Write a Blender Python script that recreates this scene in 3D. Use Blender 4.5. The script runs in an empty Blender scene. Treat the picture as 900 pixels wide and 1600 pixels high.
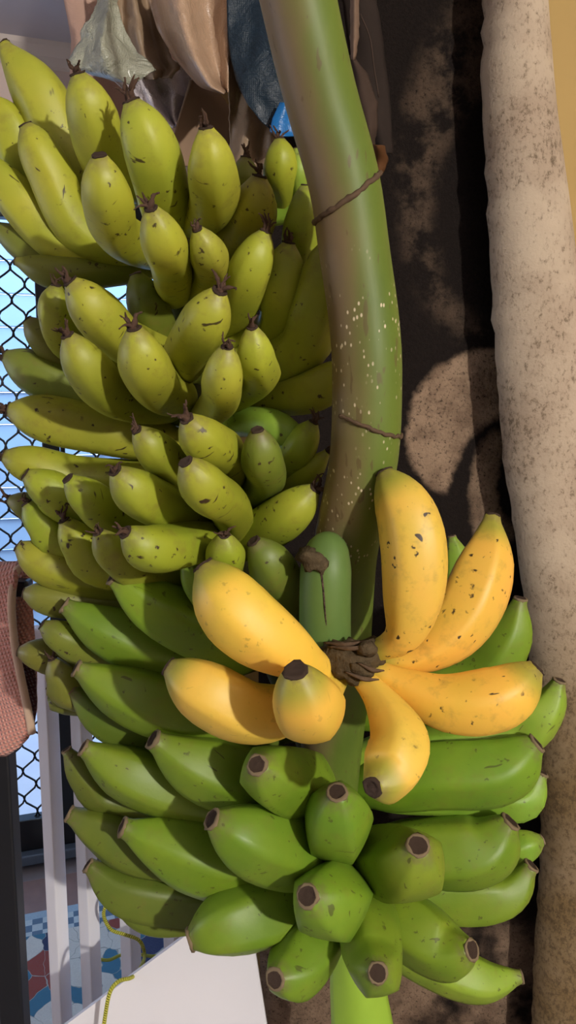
import bpy, math, random
from mathutils import Vector, Matrix, noise
random.seed(7)
scene = bpy.context.scene
C = scene.collection
PI = math.pi

# ------------------------------------------------------------------ camera
PITCH = math.radians(8.0)
CAMZ = 1.45
cam_d = bpy.data.cameras.new('camera')
cam = bpy.data.objects.new('camera', cam_d); C.objects.link(cam)
cam.location = (0, 0, CAMZ); cam.rotation_euler = (PI/2 - PITCH, 0, 0)
cam_d.sensor_fit = 'VERTICAL'; cam_d.sensor_height = 36; cam_d.sensor_width = 36; cam_d.lens = 26
cam_d.clip_start = 0.02
scene.camera = cam
FPX = 26/36*1600
# ------------------------------------------------------------------ world
w = bpy.data.worlds.new('world'); scene.world = w; w.use_nodes = True
wn = w.node_tree.nodes; wl = w.node_tree.links
bg = wn['Background']
bg.inputs[0].default_value = (0.50, 0.70, 1.0, 1); bg.inputs[1].default_value = 6.0
# ------------------------------------------------------------------ lights
def light(name, kind, loc, power, col, **kw):
    d = bpy.data.lights.new(name, kind); d.energy = power; d.color = col
    for k, v in kw.items(): setattr(d, k, v)
    o = bpy.data.objects.new(name, d); C.objects.link(o); o.location = loc
    return o
LAMP = Vector((1.42, -1.75, 2.08))
light('ceiling_lamp_light', 'POINT', LAMP, 300, (1.0, 0.95, 0.86), shadow_soft_size=0.042)
# added bluish fill light from the left, in front of a solid wall
wlgt = light('left_fill', 'AREA', (-2.55, 0.45, 1.35), 17, (0.74, 0.84, 1.0), shape='RECTANGLE', size=1.0, size_y=1.3)
wlgt.rotation_euler = (0, -PI/2, 0)
# ------------------------------------------------------------------ exposure
vs = scene.view_settings
vs.view_transform = 'Standard'; vs.look = 'None'; vs.gamma = 1; vs.exposure = -0.22; vs.use_curve_mapping = False

# ================================================================== helpers
FWD = Vector((0, math.cos(PITCH), -math.sin(PITCH))); UP = Vector((0, math.sin(PITCH), math.cos(PITCH)))
CAM = Vector((0, 0, CAMZ))
def ray(px, py): return FWD + UP*((800-py)/FPX) + Vector((1, 0, 0))*((px-450)/FPX)
def at(px, py, Y):                       # a point of the place, Y metres in front of the camera
    r = ray(px, py); return CAM + r*(Y/r.y)
def on_floor(px, py, z=0.0):
    r = ray(px, py); return CAM + r*((z-CAMZ)/r.z)
def pxm(Y, py=800):                      # metres for one pixel at that distance
    return (Y/ray(450, py).y)/FPX
def srgb(r, g, b):
    f = lambda c: (c/255/12.92) if c/255 <= .04045 else ((c/255+.055)/1.055)**2.4
    return (f(r), f(g), f(b), 1)

def mesh(name, verts, faces, mats, smooth=True, uvs=None, mi=None):
    m = bpy.data.meshes.new(name); m.from_pydata([tuple(v) for v in verts], [], faces)
    for mm in (mats if isinstance(mats, (list, tuple)) else [mats]): m.materials.append(mm)
    if smooth: m.polygons.foreach_set('use_smooth', [True]*len(m.polygons))
    if mi: m.polygons.foreach_set('material_index', mi)
    if uvs:
        l = m.uv_layers.new(name='UVMap')
        for lp in m.loops: l.data[lp.index].uv = uvs[lp.vertex_index]
    m.update(); return m
def link(name, me, loc=(0, 0, 0), parent=None):
    o = bpy.data.objects.new(name, me); C.objects.link(o); o.location = loc
    if parent is not None:
        o.parent = parent
        p = parent; off = Vector((0, 0, 0))
        while p is not None: off += p.location; p = p.parent
        o.location = Vector(loc) - off
    return o
def tag(o, label=None, cat=None, group=None, kind=None):
    if label: o['label'] = label
    if cat: o['category'] = cat
    if group: o['group'] = group
    if kind: o['kind'] = kind
    return o
def empty(name, loc): 
    o = bpy.data.objects.new(name, None); C.objects.link(o); o.location = loc; o.empty_display_size = .05
    return o
def box_data(sx, sy, sz, c=(0, 0, 0), bev=0.0):
    x, y, z = sx/2, sy/2, sz/2; b = min(bev, x*.9, y*.9, z*.9)
    if b <= 0:
        v = [Vector((a*x, d*y, e*z))+Vector(c) for a in (-1, 1) for d in (-1, 1) for e in (-1, 1)]
        f = [(0, 1, 3, 2), (4, 6, 7, 5), (0, 4, 5, 1), (2, 3, 7, 6), (0, 2, 6, 4), (1, 5, 7, 3)]
        return v, f
    import bmesh
    bm = bmesh.new(); bmesh.ops.create_cube(bm, size=1)
    for q in bm.verts: q.co = Vector((q.co.x*sx, q.co.y*sy, q.co.z*sz))
    bmesh.ops.bevel(bm, geom=bm.edges[:], offset=b, segments=2, profile=.5, affect='EDGES')
    bm.verts.index_update()
    v = [q.co+Vector(c) for q in bm.verts]; f = [tuple(q.index for q in p.verts) for p in bm.faces]; bm.free()
    return v, f
def box(name, mat, size, loc, parent=None, rz=0.0, bev=0.0):
    v, f = box_data(*size, bev=bev)
    o = link(name, mesh(name, v, f, mat, smooth=False), loc, parent); o.rotation_euler.z = rz
    return o
def catmull(pts, n):
    pts = [Vector(p) for p in pts]
    if len(pts) == 2: pts = [pts[0], (pts[0]+pts[1])/2, pts[1]]
    P = [2*pts[0]-pts[1]] + pts + [2*pts[-1]-pts[-2]]
    dense = []
    for i in range(1, len(P)-2):
        a, b, c, d = P[i-1:i+3]
        for k in range(24):
            t = k/24
            dense.append(.5*((2*b)+(c-a)*t+(2*a-5*b+4*c-d)*t*t+(3*b-a-3*c+d)*t**3))
    dense.append(pts[-1])
    L = [0]
    for i in range(1, len(dense)): L.append(L[-1]+(dense[i]-dense[i-1]).length)
    out = []; j = 0
    for k in range(n):
        s = L[-1]*k/(n-1)
        while j < len(L)-2 and L[j+1] < s: j += 1
        q = (s-L[j])/max(1e-9, L[j+1]-L[j]); out.append(dense[j].lerp(dense[j+1], min(1, max(0, q))))
    return out, L[-1]
def frames(pts, up=Vector((0.1, 0.9, 0.42))):
    T = []; n = len(pts)
    for i in range(n):
        t = pts[min(n-1, i+1)]-pts[max(0, i-1)]; T.append(t.normalized())
    a = up.cross(T[0]); 
    if a.length < .05: a = Vector((1, 0, 0)).cross(T[0])
    a.normalize(); A = []
    for t in T:
        a = (a - t*a.dot(t)).normalized(); A.append(a)
    return [(t, a, t.cross(a)) for t, a in zip(T, A)]
def interp(tab, t):
    if t <= tab[0][0]: return tab[0][1]
    for (a, x), (b, y) in zip(tab, tab[1:]):
        if t <= b: 
            q = (t-a)/(b-a); return x+(y-x)*q
    return tab[-1][1]
def tube_data(pts, rad, seg=10, shape=None, cap=True):
    """pts, one radius per point; returns verts, faces, uvs"""
    F = frames(pts); n = len(pts); v = []; uv = []
    for i, (p, (t, a, b)) in enumerate(zip(pts, F)):
        for k in range(seg):
            th = 2*PI*k/seg; r = rad[i]*(shape(th, i/(n-1)) if shape else 1)
            v.append(p + (a*math.cos(th)+b*math.sin(th))*r); uv.append((k/seg, i/(n-1)))
    f = []
    for i in range(n-1):
        for k in range(seg):
            k2 = (k+1) % seg
            f.append((i*seg+k, i*seg+k2, (i+1)*seg+k2, (i+1)*seg+k))
    if cap:
        f.append(tuple(range(seg-1, -1, -1))); f.append(tuple((n-1)*seg+k for k in range(seg)))
    return v, f, uv
def tube(name, mat, path, rad, n=24, seg=10, parent=None, shape=None, mats=None, origin=None):
    pts, L = catmull(path, n)
    if callable(rad): rr = [rad(i/(n-1)) for i in range(n)]
    elif isinstance(rad, (list, tuple)): rr = [interp(rad, i/(n-1)) for i in range(n)]
    else: rr = [rad]*n
    o = Vector(origin) if origin is not None else pts[0].copy()
    v, f, uv = tube_data(pts, rr, seg, shape)
    return link(name, mesh(name, [q-o for q in v], f, mat, uvs=uv), o, parent)

# ------------------------------------------------------------------ node materials
class NT:
    def __init__(s, name):
        s.m = bpy.data.materials.new(name); s.m.use_nodes = True; s.t = s.m.node_tree
        s.b = s.t.nodes['Principled BSDF']; s.out = s.t.nodes['Material Output']
    def n(s, typ, ins=None, **kw):
        q = s.t.nodes.new(typ)
        for k, v in kw.items(): setattr(q, k, v)
        for k, v in (ins or {}).items(): s.set(q.inputs[k], v)
        return q
    def set(s, sock, v):
        if isinstance(v, bpy.types.NodeSocket): s.t.links.new(v, sock)
        elif isinstance(v, bpy.types.Node): s.t.links.new(v.outputs[0], sock)
        else: sock.default_value = v
    def math(s, op, a, b=0.0, clamp=False):
        q = s.n('ShaderNodeMath', operation=op, use_clamp=clamp); s.set(q.inputs[0], a); s.set(q.inputs[1], b); return q.outputs[0]
    def mix(s, fac, a, b, blend='MIX'):
        q = s.n('ShaderNodeMix', data_type='RGBA', blend_type=blend); s.set(q.inputs[0], fac); s.set(q.inputs[6], a); s.set(q.inputs[7], b); return q.outputs[2]
    def ramp(s, fac, stops):
        q = s.n('ShaderNodeMapRange', clamp=True, interpolation_type='SMOOTHSTEP'); s.set(q.inputs[0], fac)
        q.inputs[1].default_value = stops[0]; q.inputs[2].default_value = stops[1]
        q.inputs[3].default_value = 0; q.inputs[4].default_value = 1; return q.outputs[0]
    def noise(s, vec, scale, detail=3, rough=.55, dist=0.0):
        q = s.n('ShaderNodeTexNoise', {'Scale': scale, 'Detail': detail, 'Roughness': rough, 'Distortion': dist})
        if vec is not None: s.set(q.inputs['Vector'], vec)
        return q.outputs[0]
    def vor(s, vec, scale, feature='F1', rnd=1.0):
        q = s.n('ShaderNodeTexVoronoi', {'Scale': scale, 'Randomness': rnd}, feature=feature)
        if vec is not None: s.set(q.inputs['Vector'], vec)
        return q
    def obj(s): return s.n('ShaderNodeTexCoord').outputs['Object']
    def uv(s): return s.n('ShaderNodeTexCoord').outputs['UV']
    def sep(s, v):
        q = s.n('ShaderNodeSeparateXYZ'); s.set(q.inputs[0], v); return q.outputs
    def scalev(s, v, k, add=None):
        q = s.n('ShaderNodeVectorMath', operation='MULTIPLY'); s.set(q.inputs[0], v); q.inputs[1].default_value = k; r = q.outputs[0]
        if add is not None:
            q2 = s.n('ShaderNodeVectorMath', operation='ADD'); s.set(q2.inputs[0], r); s.set(q2.inputs[1], add); r = q2.outputs[0]
        return r
    def bump(s, h, strength=.3, dist=.002):
        q = s.n('ShaderNodeBump', {'Strength': strength, 'Distance': dist}); s.set(q.inputs['Height'], h); s.set(s.b.inputs['Normal'], q.outputs[0])
    def done(s, col, rough=.6, spec=.4, **kw):
        s.set(s.b.inputs['Base Color'], col); s.set(s.b.inputs['Roughness'], rough); s.set(s.b.inputs['Specular IOR Level'], spec)
        for k, v in kw.items(): s.set(s.b.inputs[k], v)
        return s.m
def simple(name, col, rough=.6, spec=.4, var=.12, scale=30, bump=.0, **kw):
    s = NT(name); o = s.obj(); nz = s.noise(o, scale, 4)
    dark = tuple(c*(1-var) for c in col[:3])+(1,); lite = tuple(min(1, c*(1+var)) for c in col[:3])+(1,)
    if bump: s.bump(nz, bump, .003)
    return s.done(s.mix(nz, dark, lite), rough, spec, **kw)

def banana_material():
    s = NT('banana_skin')
    oi = s.n('ShaderNodeObjectInfo'); o = s.obj()
    off = s.n('ShaderNodeCombineXYZ'); r10 = s.math('MULTIPLY', oi.outputs['Random'], 37.0)
    for k in range(3): s.set(off.inputs[k], r10)
    v = s.scalev(o, (1, 1, 1), off.outputs[0])
    uvs = s.sep(s.uv()); t = uvs[1]
    # blotchy large tone
    big = s.noise(v, 18, 3)
    hs = s.n('ShaderNodeHueSaturation', {'Saturation': 1.02})
    s.set(hs.inputs['Hue'], s.math('ADD', .4925, s.math('MULTIPLY', s.math('SUBTRACT', big, .5), -.05)))
    s.set(hs.inputs['Value'], s.math('ADD', .80, s.math('MULTIPLY', big, .42))); s.set(hs.inputs['Color'], oi.outputs['Color'])
    hs.inputs['Hue'].default_value = .5
    col = hs.outputs[0]
    mot = s.ramp(s.noise(v, 55, 4, .65), (.50, .74))
    col = s.mix(s.math('MULTIPLY', mot, s.math('MULTIPLY', s.math('FRACT', oi.outputs['Alpha']), .42)), col, srgb(122, 104, 52))
    # greener skin at the two ends of a ripe finger (alpha above 1 marks ripe)
    ripe = s.math('GREATER_THAN', oi.outputs['Alpha'], 1.0)
    endm = s.math('ADD', s.math('SUBTRACT', 1.0, s.ramp(t, (.05, .17))), s.ramp(t, (.80, .91)), clamp=True)
    endm = s.math('MULTIPLY', endm, s.math('MULTIPLY', ripe, .75))
    col = s.mix(endm, col, srgb(128, 142, 48))
    # grey-brown rub on the crown of the tip
    tipm = s.math('MULTIPLY', s.math('SUBTRACT', 1.0, s.ramp(t, (.0, .07))), s.ramp(s.noise(v, 160, 3), (.3, .62)))
    col = s.mix(s.math('MULTIPLY', tipm, .55), col, srgb(112, 96, 72))
    # brown specks, scratches and scuffs
    amt = s.math('FRACT', oi.outputs['Alpha'])
    speck = s.ramp(s.noise(s.scalev(v, (1, 1, 1)), 150, 2, .5), (.65, .72))
    zone = s.ramp(s.noise(v, 26, 2), (.49, .60))
    speck = s.math('MULTIPLY', speck, zone)
    scr = s.ramp(s.noise(s.n('ShaderNodeMapping', {'Vector': v, 'Rotation': (.6, .4, .9), 'Scale': (1, 5, 1)}).outputs[0], 42, 2, .5, .6), (.70, .735))
    dots = s.math('SUBTRACT', 1.0, s.ramp(s.vor(s.n('ShaderNodeVectorMath', {0: v, 1: s.scalev(s.n('ShaderNodeTexNoise', {'Vector': v, 'Scale': 260.0}).outputs[1], (.009, .009, .009))}, operation='ADD').outputs[0], 85).outputs['Distance'], (.08, .19)))
    dots = s.math('MULTIPLY', dots, s.ramp(s.noise(v, 40, 1), (.50, .55)))
    sc = s.math('MAXIMUM', s.math('MAXIMUM', speck, scr), dots)
    sc = s.math('MULTIPLY', sc, s.math('MULTIPLY', amt, 1.25), clamp=True)
    col = s.mix(sc, col, srgb(58, 42, 24))
    fine = s.noise(v, 400, 2)
    s.bump(fine, .08, .001)
    return s.done(col, s.math('ADD', .40, s.math('MULTIPLY', big, .16)), .42)
M_BAN = banana_material()
def tip_material():
    s = NT('withered_tip'); o = s.obj(); nz = s.noise(o, 500, 3)
    s.bump(nz, .6, .002)
    return s.done(s.mix(s.ramp(nz, (.35, .65)), srgb(38, 28, 24), srgb(92, 74, 62)), .85, .2)
M_TIP = tip_material()
M_RIM = simple('tip_rim', srgb(122, 106, 82), .8, .2, .3, 300)
M_REM = simple('dried_flower', srgb(88, 66, 54), .85, .2, .45, 120, .5)
def stalk_material():
    s = NT('stalk_skin'); u = s.uv(); us = s.sep(u); o = s.obj()
    n1 = s.noise(s.scalev(o, (1, 1, .25)), 40, 4); n2 = s.noise(o, 9, 3)
    green = s.mix(n1, srgb(76, 96, 34), srgb(108, 124, 48))
    # rubbed brown side faces the bunch
    x = s.math('SUBTRACT', s.math('COSINE', s.math('SUBTRACT', s.math('MULTIPLY', us[0], 2*PI), STALK_BROWN)), 0.0)
    br = s.ramp(s.math('ADD', s.math('ADD', x, s.math('MULTIPLY', s.math('SUBTRACT', n2, .5), 1.2)), s.math('MULTIPLY', s.math('SUBTRACT', n1, .5), .8)), (-.25, 1.05))
    col = s.mix(s.math('MULTIPLY', br, .9), green, srgb(122, 98, 76))
    # pale lenticel specks on the middle length
    zz = s.scalev(o, (1, 1, .55))
    d = s.math('SUBTRACT', 1.0, s.ramp(s.vor(zz, 230).outputs['Distance'], (.13, .25)))
    d = s.math('MULTIPLY', d, s.ramp(s.noise(o, 30, 2), (.45, .55)))
    d = s.math('MULTIPLY', d, s.math('MULTIPLY', s.ramp(us[1], (.26, .34)), s.math('SUBTRACT', 1.0, s.ramp(us[1], (.54, .62)))))
    col = s.mix(d, col, srgb(205, 190, 160))
    sl = s.ramp(s.noise(s.n('ShaderNodeMapping', {'Vector': o, 'Rotation': (0, .5, .2), 'Scale': (4, 4, .8)}).outputs[0], 36, 2), (.655, .69))
    col = s.mix(s.math('MULTIPLY', sl, .6), col, srgb(92, 74, 48))
    s.bump(n1, .15, .002)
    return s.done(col, .5, .35)
STALK_BROWN = 0.0      # set below from the tube frame
M_CUT = simple('stub_skin', srgb(92, 118, 58), .5, .35, .18, 30, .1)
M_WOOD = simple('crown_wood', srgb(78, 66, 48), .9, .15, .6, 160, 1.0)

# ================================================================== the room
YAW = math.radians(18)
E = Vector((math.cos(YAW), math.sin(YAW), 0)); NRM = Vector((math.sin(YAW), -math.cos(YAW), 0))   # along the back wall; into the room
O = on_floor(105, 1348)
CEIL = 2.44
M_FLOOR = simple('grout', srgb(128, 118, 118), .8, .3, .15, 60)
M_CEIL = simple('ceiling_paint', srgb(190, 184, 190), .85, .2, .05, 8)
M_WALL = simple('wall_paint', srgb(218, 196, 186), .85, .2, .06, 8)
M_MUST = simple('mustard_wall', srgb(182, 152, 96), .8, .2, .08, 9)
def struct(o): o['kind'] = 'structure'; return o
XL, XR, YB, YF = -2.6, 2.2, 3.6, -2.6
def slab(name, mat, z, t):
    l = O - E*((O.x-XL+.1)/E.x) - NRM*.10; r = O + E*((XR-O.x+.1)/E.x) - NRM*.10
    q = [Vector((XL-.08, YF-.08, 0)), Vector((XR+.08, YF-.08, 0)), Vector((r.x, r.y, 0)), Vector((l.x, l.y, 0))]
    v = [p+Vector((0, 0, z)) for p in q]+[p+Vector((0, 0, z+t)) for p in q]
    f = [(3, 2, 1, 0), (4, 5, 6, 7)]+[(i, (i+1) % 4, 4+(i+1) % 4, 4+i) for i in range(4)]
    return struct(link(name, mesh(name, v, f, mat, smooth=False)))
slab('floor', M_FLOOR, -.086, .08); slab('ceiling', M_CEIL, CEIL, .08)
struct(box('wall_left', M_WALL, (.08, 6.5, CEIL), (XL-.04, .65, CEIL/2)))
struct(box('wall_right', simple('dark_wall', srgb(110, 96, 78), .85, .2, .06, 8), (.08, 6.5, CEIL), (XR+.04, .65, CEIL/2)))
struct(box('wall_front', simple('grey_wall', srgb(70, 66, 66), .85, .2, .06, 8), (XR-XL, .08, CEIL), ((XL+XR)/2, YF-.04, CEIL/2)))
wf = empty('added_window_1', (XL, .45, .70)); tag(wf, 'added white window frame on the solid left wall', kind='structure')  # unseen frame added to go with the left fill light, no opening behind
M_WF = simple('added_frame_paint', srgb(220, 220, 222), .5, .4, .03, 10)
for (y, z, sy, sz) in ((-.08, 1.35, .06, 1.42), (.98, 1.35, .06, 1.42), (.45, .67, 1.12, .06), (.45, 2.03, 1.12, .06), (.45, 1.35, .04, 1.3)):
    box('added_window_frame', M_WF, (.045, sy, sz), (XL+.022, y, z), wf, 0, .004)
PARTY = 1.06
struct(box('wall_partition', M_MUST, (2.32, .1, CEIL), (-.12+1.16, PARTY+.05, CEIL/2)))
# back wall with the door opening between S0 and S1, head at HEAD
S0, S1, HEAD = -1.25, .92, 2.06
T = .12
def wallbox(name, s0, s1, z0, z1, mat, t=T, depth=0.0, parent=None, bev=0):
    c = O + E*((s0+s1)/2) - NRM*(t/2 - depth); 
    return box(name, mat, (s1-s0, t, z1-z0), (c.x, c.y, (z0+z1)/2), parent, YAW, bev)
wb = struct(wallbox('wall_back', S0-1.2, S0, 0, CEIL, M_WALL))
struct(wallbox('wall_back', S1, S1+1.2, 0, CEIL, M_WALL))
struct(wallbox('wall_back', S0, S1, HEAD, CEIL, M_WALL))
M_TRIM = simple('cornice_paint', srgb(214, 200, 192), .7, .3, .04, 8)
for s0, s1 in ((S0-1.2, S1+1.2),):
    c = O + E*((s0+s1)/2)
    prof = [(0, 0), (.05, 0), (.045, -.012), (.02, -.03), (.012, -.05), (0, -.055)]
    v = []; f = []
    for sx in (-(s1-s0)/2, (s1-s0)/2):
        for (a, b) in prof: v.append(E*sx + NRM*(a+.001) + Vector((0, 0, b)))
    k = len(prof)
    for i in range(k): f.append((i, (i+1) % k, k+(i+1) % k, k+i))
    struct(link('trim_1', mesh('trim', v, f, M_TRIM, smooth=False), (c.x, c.y, CEIL)))
# terracotta tiles laid along the back wall
def tile_material():
    s = NT('terracotta_tile'); o = s.obj(); oi = s.n('ShaderNodeObjectInfo')
    n = s.noise(o, 22, 4)
    c = s.mix(n, srgb(112, 84, 76), srgb(142, 108, 98)); c = s.mix(s.math('MULTIPLY', oi.outputs['Random'], .35), c, srgb(100, 80, 78))
    s.bump(n, .1, .002); return s.done(c, .45, .4)
M_TILE = tile_material()
fl = bpy.data.objects['floor']
TS = .30
tv, tf = box_data(TS-.012, TS-.012, .012, bev=.004); tme = mesh('tile', tv, tf, M_TILE, smooth=False)
for i in range(-4, 4):
    for j in range(0, 5):
        c = O + E*((i+.35)*TS) + NRM*(.06+(j+.5)*TS)
        if c.y < .9 or c.x < XL+.2: continue
        t = link('tile', tme, (c.x, c.y, 0.0), fl); t.rotation_euler.z = YAW
# security screen door
M_BLK = simple('black_metal', srgb(24, 26, 30), .4, .5, .2, 40)
dr = empty('door_1', (O.x, O.y, 0)); tag(dr, 'black framed sliding screen door with diamond steel grille', kind='structure')
FD = -.03
def dbox(name, s0, s1, z0, z1, mat=M_BLK, t=.045, depth=FD, bev=.004): return wallbox(name, s0, s1, z0, z1, mat, t, depth, dr, bev)
dbox('sill_track', S0, S1, 0.012, .045, simple('sill_metal', srgb(96, 110, 128), .35, .6, .2, 30), .10, 0.0)
for (a, b, wa) in ((S0, .032, .05), (.034, S1, .014)):
    dbox('stile', a, a+wa, .045, HEAD); dbox('stile', b-.05, b, .045, HEAD)
    dbox('bottom_rail', a+wa, b-.05, .045, .150); dbox('top_rail', a+wa, b-.05, HEAD-.07, HEAD)
PERX, PERZ = .0375, .094
Z0, Z1 = .14, HEAD-.06
def wire_mesh(sgn):
    n = int((Z1-Z0)/PERZ*8)+1; pts = []
    for i in range(n):
        z = Z0+(Z1-Z0)*i/(n-1); q = math.sin(2*PI*z/PERZ)*1.12; q = max(-1, min(1, q))
        pts.append(E*(sgn*q*PERX/2) + Vector((0, 0, z)))
    v, f, uv = tube_data(pts, [.0034]*n, 5)
    return mesh('grille_wire', v, f, M_BLK)
wm = [wire_mesh(1), wire_mesh(-1)]
k = 0; s = S0+.06
while s < S1-.05:
    if not (-.022 < s < .05):
        p = O+E*s-NRM*(.052); link('grille_wire', wm[k % 2], (p.x, p.y, 0), dr)
    s += PERX; k += 1
# outside: pale boarded wall and paving
M_OUT = simple('outside_board', srgb(178, 206, 232), .6, .3, .06, 6)
ow = empty('boarded_wall', tuple((O - NRM*1.5)[:2])+(0,)); tag(ow, 'pale painted board wall outside beyond the screen door', 'wall')
bv, bf = box_data(4.4, .022, .148, bev=.003); bme = mesh('board', bv, bf, M_OUT, smooth=False)
for i in range(18):
    b = link('board', bme, tuple((O - NRM*(1.5+random.uniform(0, .008)))[:2])+(.08+i*.152,), ow); b.rotation_euler = (math.radians(-5), 0, YAW)
M_PAVE = simple('paving', srgb(196, 196, 204), .8, .2, .1, 10)
c = O - NRM*.82
struct(box('ground', M_PAVE, (4.4, 1.34, .06), (c.x, c.y, -.05), None, YAW))
# ceiling lamp, above and behind the camera
M_BULB = NT('bulb_glow'); M_BULB.b.inputs['Emission Color'].default_value = (1, .88, .7, 1); M_BULB.b.inputs['Emission Strength'].default_value = 2; M_BULB = M_BULB.m
lp = empty('ceiling_lamp', (LAMP.x, LAMP.y, CEIL)); tag(lp, 'bare warm bulb hanging from the ceiling on a white cable', 'lamp')
tube('cable', M_TRIM, [Vector((LAMP.x, LAMP.y, CEIL)), Vector((LAMP.x, LAMP.y, LAMP.z+.17))], .004, 6, 8, lp)
tube('holder', M_TRIM, [Vector((LAMP.x, LAMP.y, LAMP.z+.18)), Vector((LAMP.x, LAMP.y, LAMP.z+.13))], [(0, .012), (.3, .02), (1, .022)], 10, 16, lp)
bulb = tube('bulb', M_BULB, [Vector((LAMP.x, LAMP.y, LAMP.z+.13)), Vector((LAMP.x, LAMP.y, LAMP.z+.05))], [(0, .014), (.5, .027), (.8, .024), (1, .006)], 12, 16, lp)

# ================================================================== sheets (sacks, rugs, towel)
def sheet(name, rows, Yf, mat, parent=None, nu=36, nv=44, thick=.0015, wob=0.0, wseed=0, flip=False, wfreq=26, edge=0.0):
    """rows: (py, x left, x right); Yf(u, v) the distance; a folded cloth of real thickness"""
    v = []; uv = []; y0, y1 = rows[0][0], rows[-1][0]
    for j in range(nv+1):
        py = y0+(y1-y0)*j/nv
        xl = interp([(r[0], r[1]) for r in rows], py); xr = interp([(r[0], r[2]) for r in rows], py)
        for i in range(nu+1):
            u = i/nu; px = xl+(xr-xl)*u; yy = py
            if edge: px += edge*noise.noise(Vector((py*.09, wseed, u*2)))*(1 if i in (0, nu) else .2); yy += (edge*noise.noise(Vector((px*.09, wseed+5, 0))) if j in (0, nv) else 0)
            Y = Yf(u, j/nv)
            p = at(px, yy, Y)
            if wob: p += Vector((0, wob*(noise.noise(p*wfreq+Vector((wseed, 0, 0)))+.5*noise.noise(p*wfreq*2.3+Vector((wseed, 3, 0)))), 0))
            v.append(p); uv.append((u, j/nv))
    f = []
    for j in range(nv):
        for i in range(nu):
            a = j*(nu+1)+i; q = (a, a+nu+1, a+nu+2, a+1); f.append(q[::-1] if flip else q)
    o0 = v[nu//2].copy()
    o = link(name, mesh(name, [p-o0 for p in v], f, mat, uvs=uv), o0, parent)
    md = o.modifiers.new('thickness', 'SOLIDIFY'); md.thickness = thick; md.offset = 0
    return o

# ---- folded carpet standing against the partition
def pile_material():
    s = NT('carpet_pile'); g = s.n('ShaderNodeNewGeometry').outputs['Position']
    n1 = s.noise(g, 22, 5, .65); n2 = s.noise(g, 260, 3, .7); n3 = s.noise(g, 7, 4, .6)
    P3 = s.sep(g)
    jx = s.math('ADD', P3[0], s.math('MULTIPLY', s.math('SUBTRACT', s.noise(g, 60, 3), .5), .016))
    jz = s.math('ADD', P3[2], s.math('MULTIPLY', s.math('SUBTRACT', s.noise(s.scalev(g, (1, 1, 1), (3, 1, 2)), 60, 3), .5), .016))
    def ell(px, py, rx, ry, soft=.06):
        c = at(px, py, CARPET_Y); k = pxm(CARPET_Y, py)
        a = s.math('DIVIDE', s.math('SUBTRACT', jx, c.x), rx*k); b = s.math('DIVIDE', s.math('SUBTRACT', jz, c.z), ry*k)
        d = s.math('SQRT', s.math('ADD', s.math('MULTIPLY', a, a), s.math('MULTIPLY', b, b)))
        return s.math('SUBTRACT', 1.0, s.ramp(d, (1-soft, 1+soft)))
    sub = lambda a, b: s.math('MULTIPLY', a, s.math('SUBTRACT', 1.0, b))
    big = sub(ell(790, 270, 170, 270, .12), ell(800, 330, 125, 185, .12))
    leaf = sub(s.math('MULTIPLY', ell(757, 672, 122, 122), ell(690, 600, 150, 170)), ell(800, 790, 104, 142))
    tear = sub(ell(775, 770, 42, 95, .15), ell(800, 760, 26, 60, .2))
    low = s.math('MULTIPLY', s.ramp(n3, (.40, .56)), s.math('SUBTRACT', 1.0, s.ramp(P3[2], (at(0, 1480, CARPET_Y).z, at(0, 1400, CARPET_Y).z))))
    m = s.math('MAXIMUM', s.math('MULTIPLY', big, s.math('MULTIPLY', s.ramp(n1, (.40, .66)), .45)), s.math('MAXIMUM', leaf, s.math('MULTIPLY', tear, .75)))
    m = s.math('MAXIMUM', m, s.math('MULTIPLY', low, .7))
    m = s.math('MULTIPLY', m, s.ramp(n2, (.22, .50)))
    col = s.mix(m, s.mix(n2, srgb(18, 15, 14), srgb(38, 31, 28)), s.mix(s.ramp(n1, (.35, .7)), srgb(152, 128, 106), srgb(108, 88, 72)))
    s.bump(n2, .6, .004)
    return s.done(col, .95, .1)
CARPET_Y = .965
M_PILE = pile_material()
def back_material():
    s = NT('carpet_backing'); o = s.n('ShaderNodeNewGeometry').outputs['Position']
    n1 = s.noise(o, 9, 4); n2 = s.noise(s.scalev(o, (1, 1, .7)), 170, 5, .78); n3 = s.noise(o, 300, 2)
    col = s.mix(s.ramp(n1, (.3, .7)), srgb(192, 174, 152), srgb(164, 144, 124))
    z = s.sep(o)[2]; 
    # backing turns browner and its specks denser towards the foot of the carpet
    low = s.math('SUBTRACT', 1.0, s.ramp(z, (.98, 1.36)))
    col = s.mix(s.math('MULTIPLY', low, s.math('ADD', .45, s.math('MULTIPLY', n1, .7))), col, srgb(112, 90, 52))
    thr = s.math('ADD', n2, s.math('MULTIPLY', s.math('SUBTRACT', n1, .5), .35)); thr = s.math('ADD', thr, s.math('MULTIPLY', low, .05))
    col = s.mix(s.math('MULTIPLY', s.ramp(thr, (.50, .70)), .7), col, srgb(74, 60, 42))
    s.bump(n3, .35, .002)
    return s.done(col, .9, .15)
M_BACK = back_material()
cp = empty('folded_carpet', at(760, 1900, CARPET_Y)); tag(cp, 'old folded carpet with dark swirl pile and mouldy cream backing standing upright', 'carpet')
cp.location.z = 0
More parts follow.
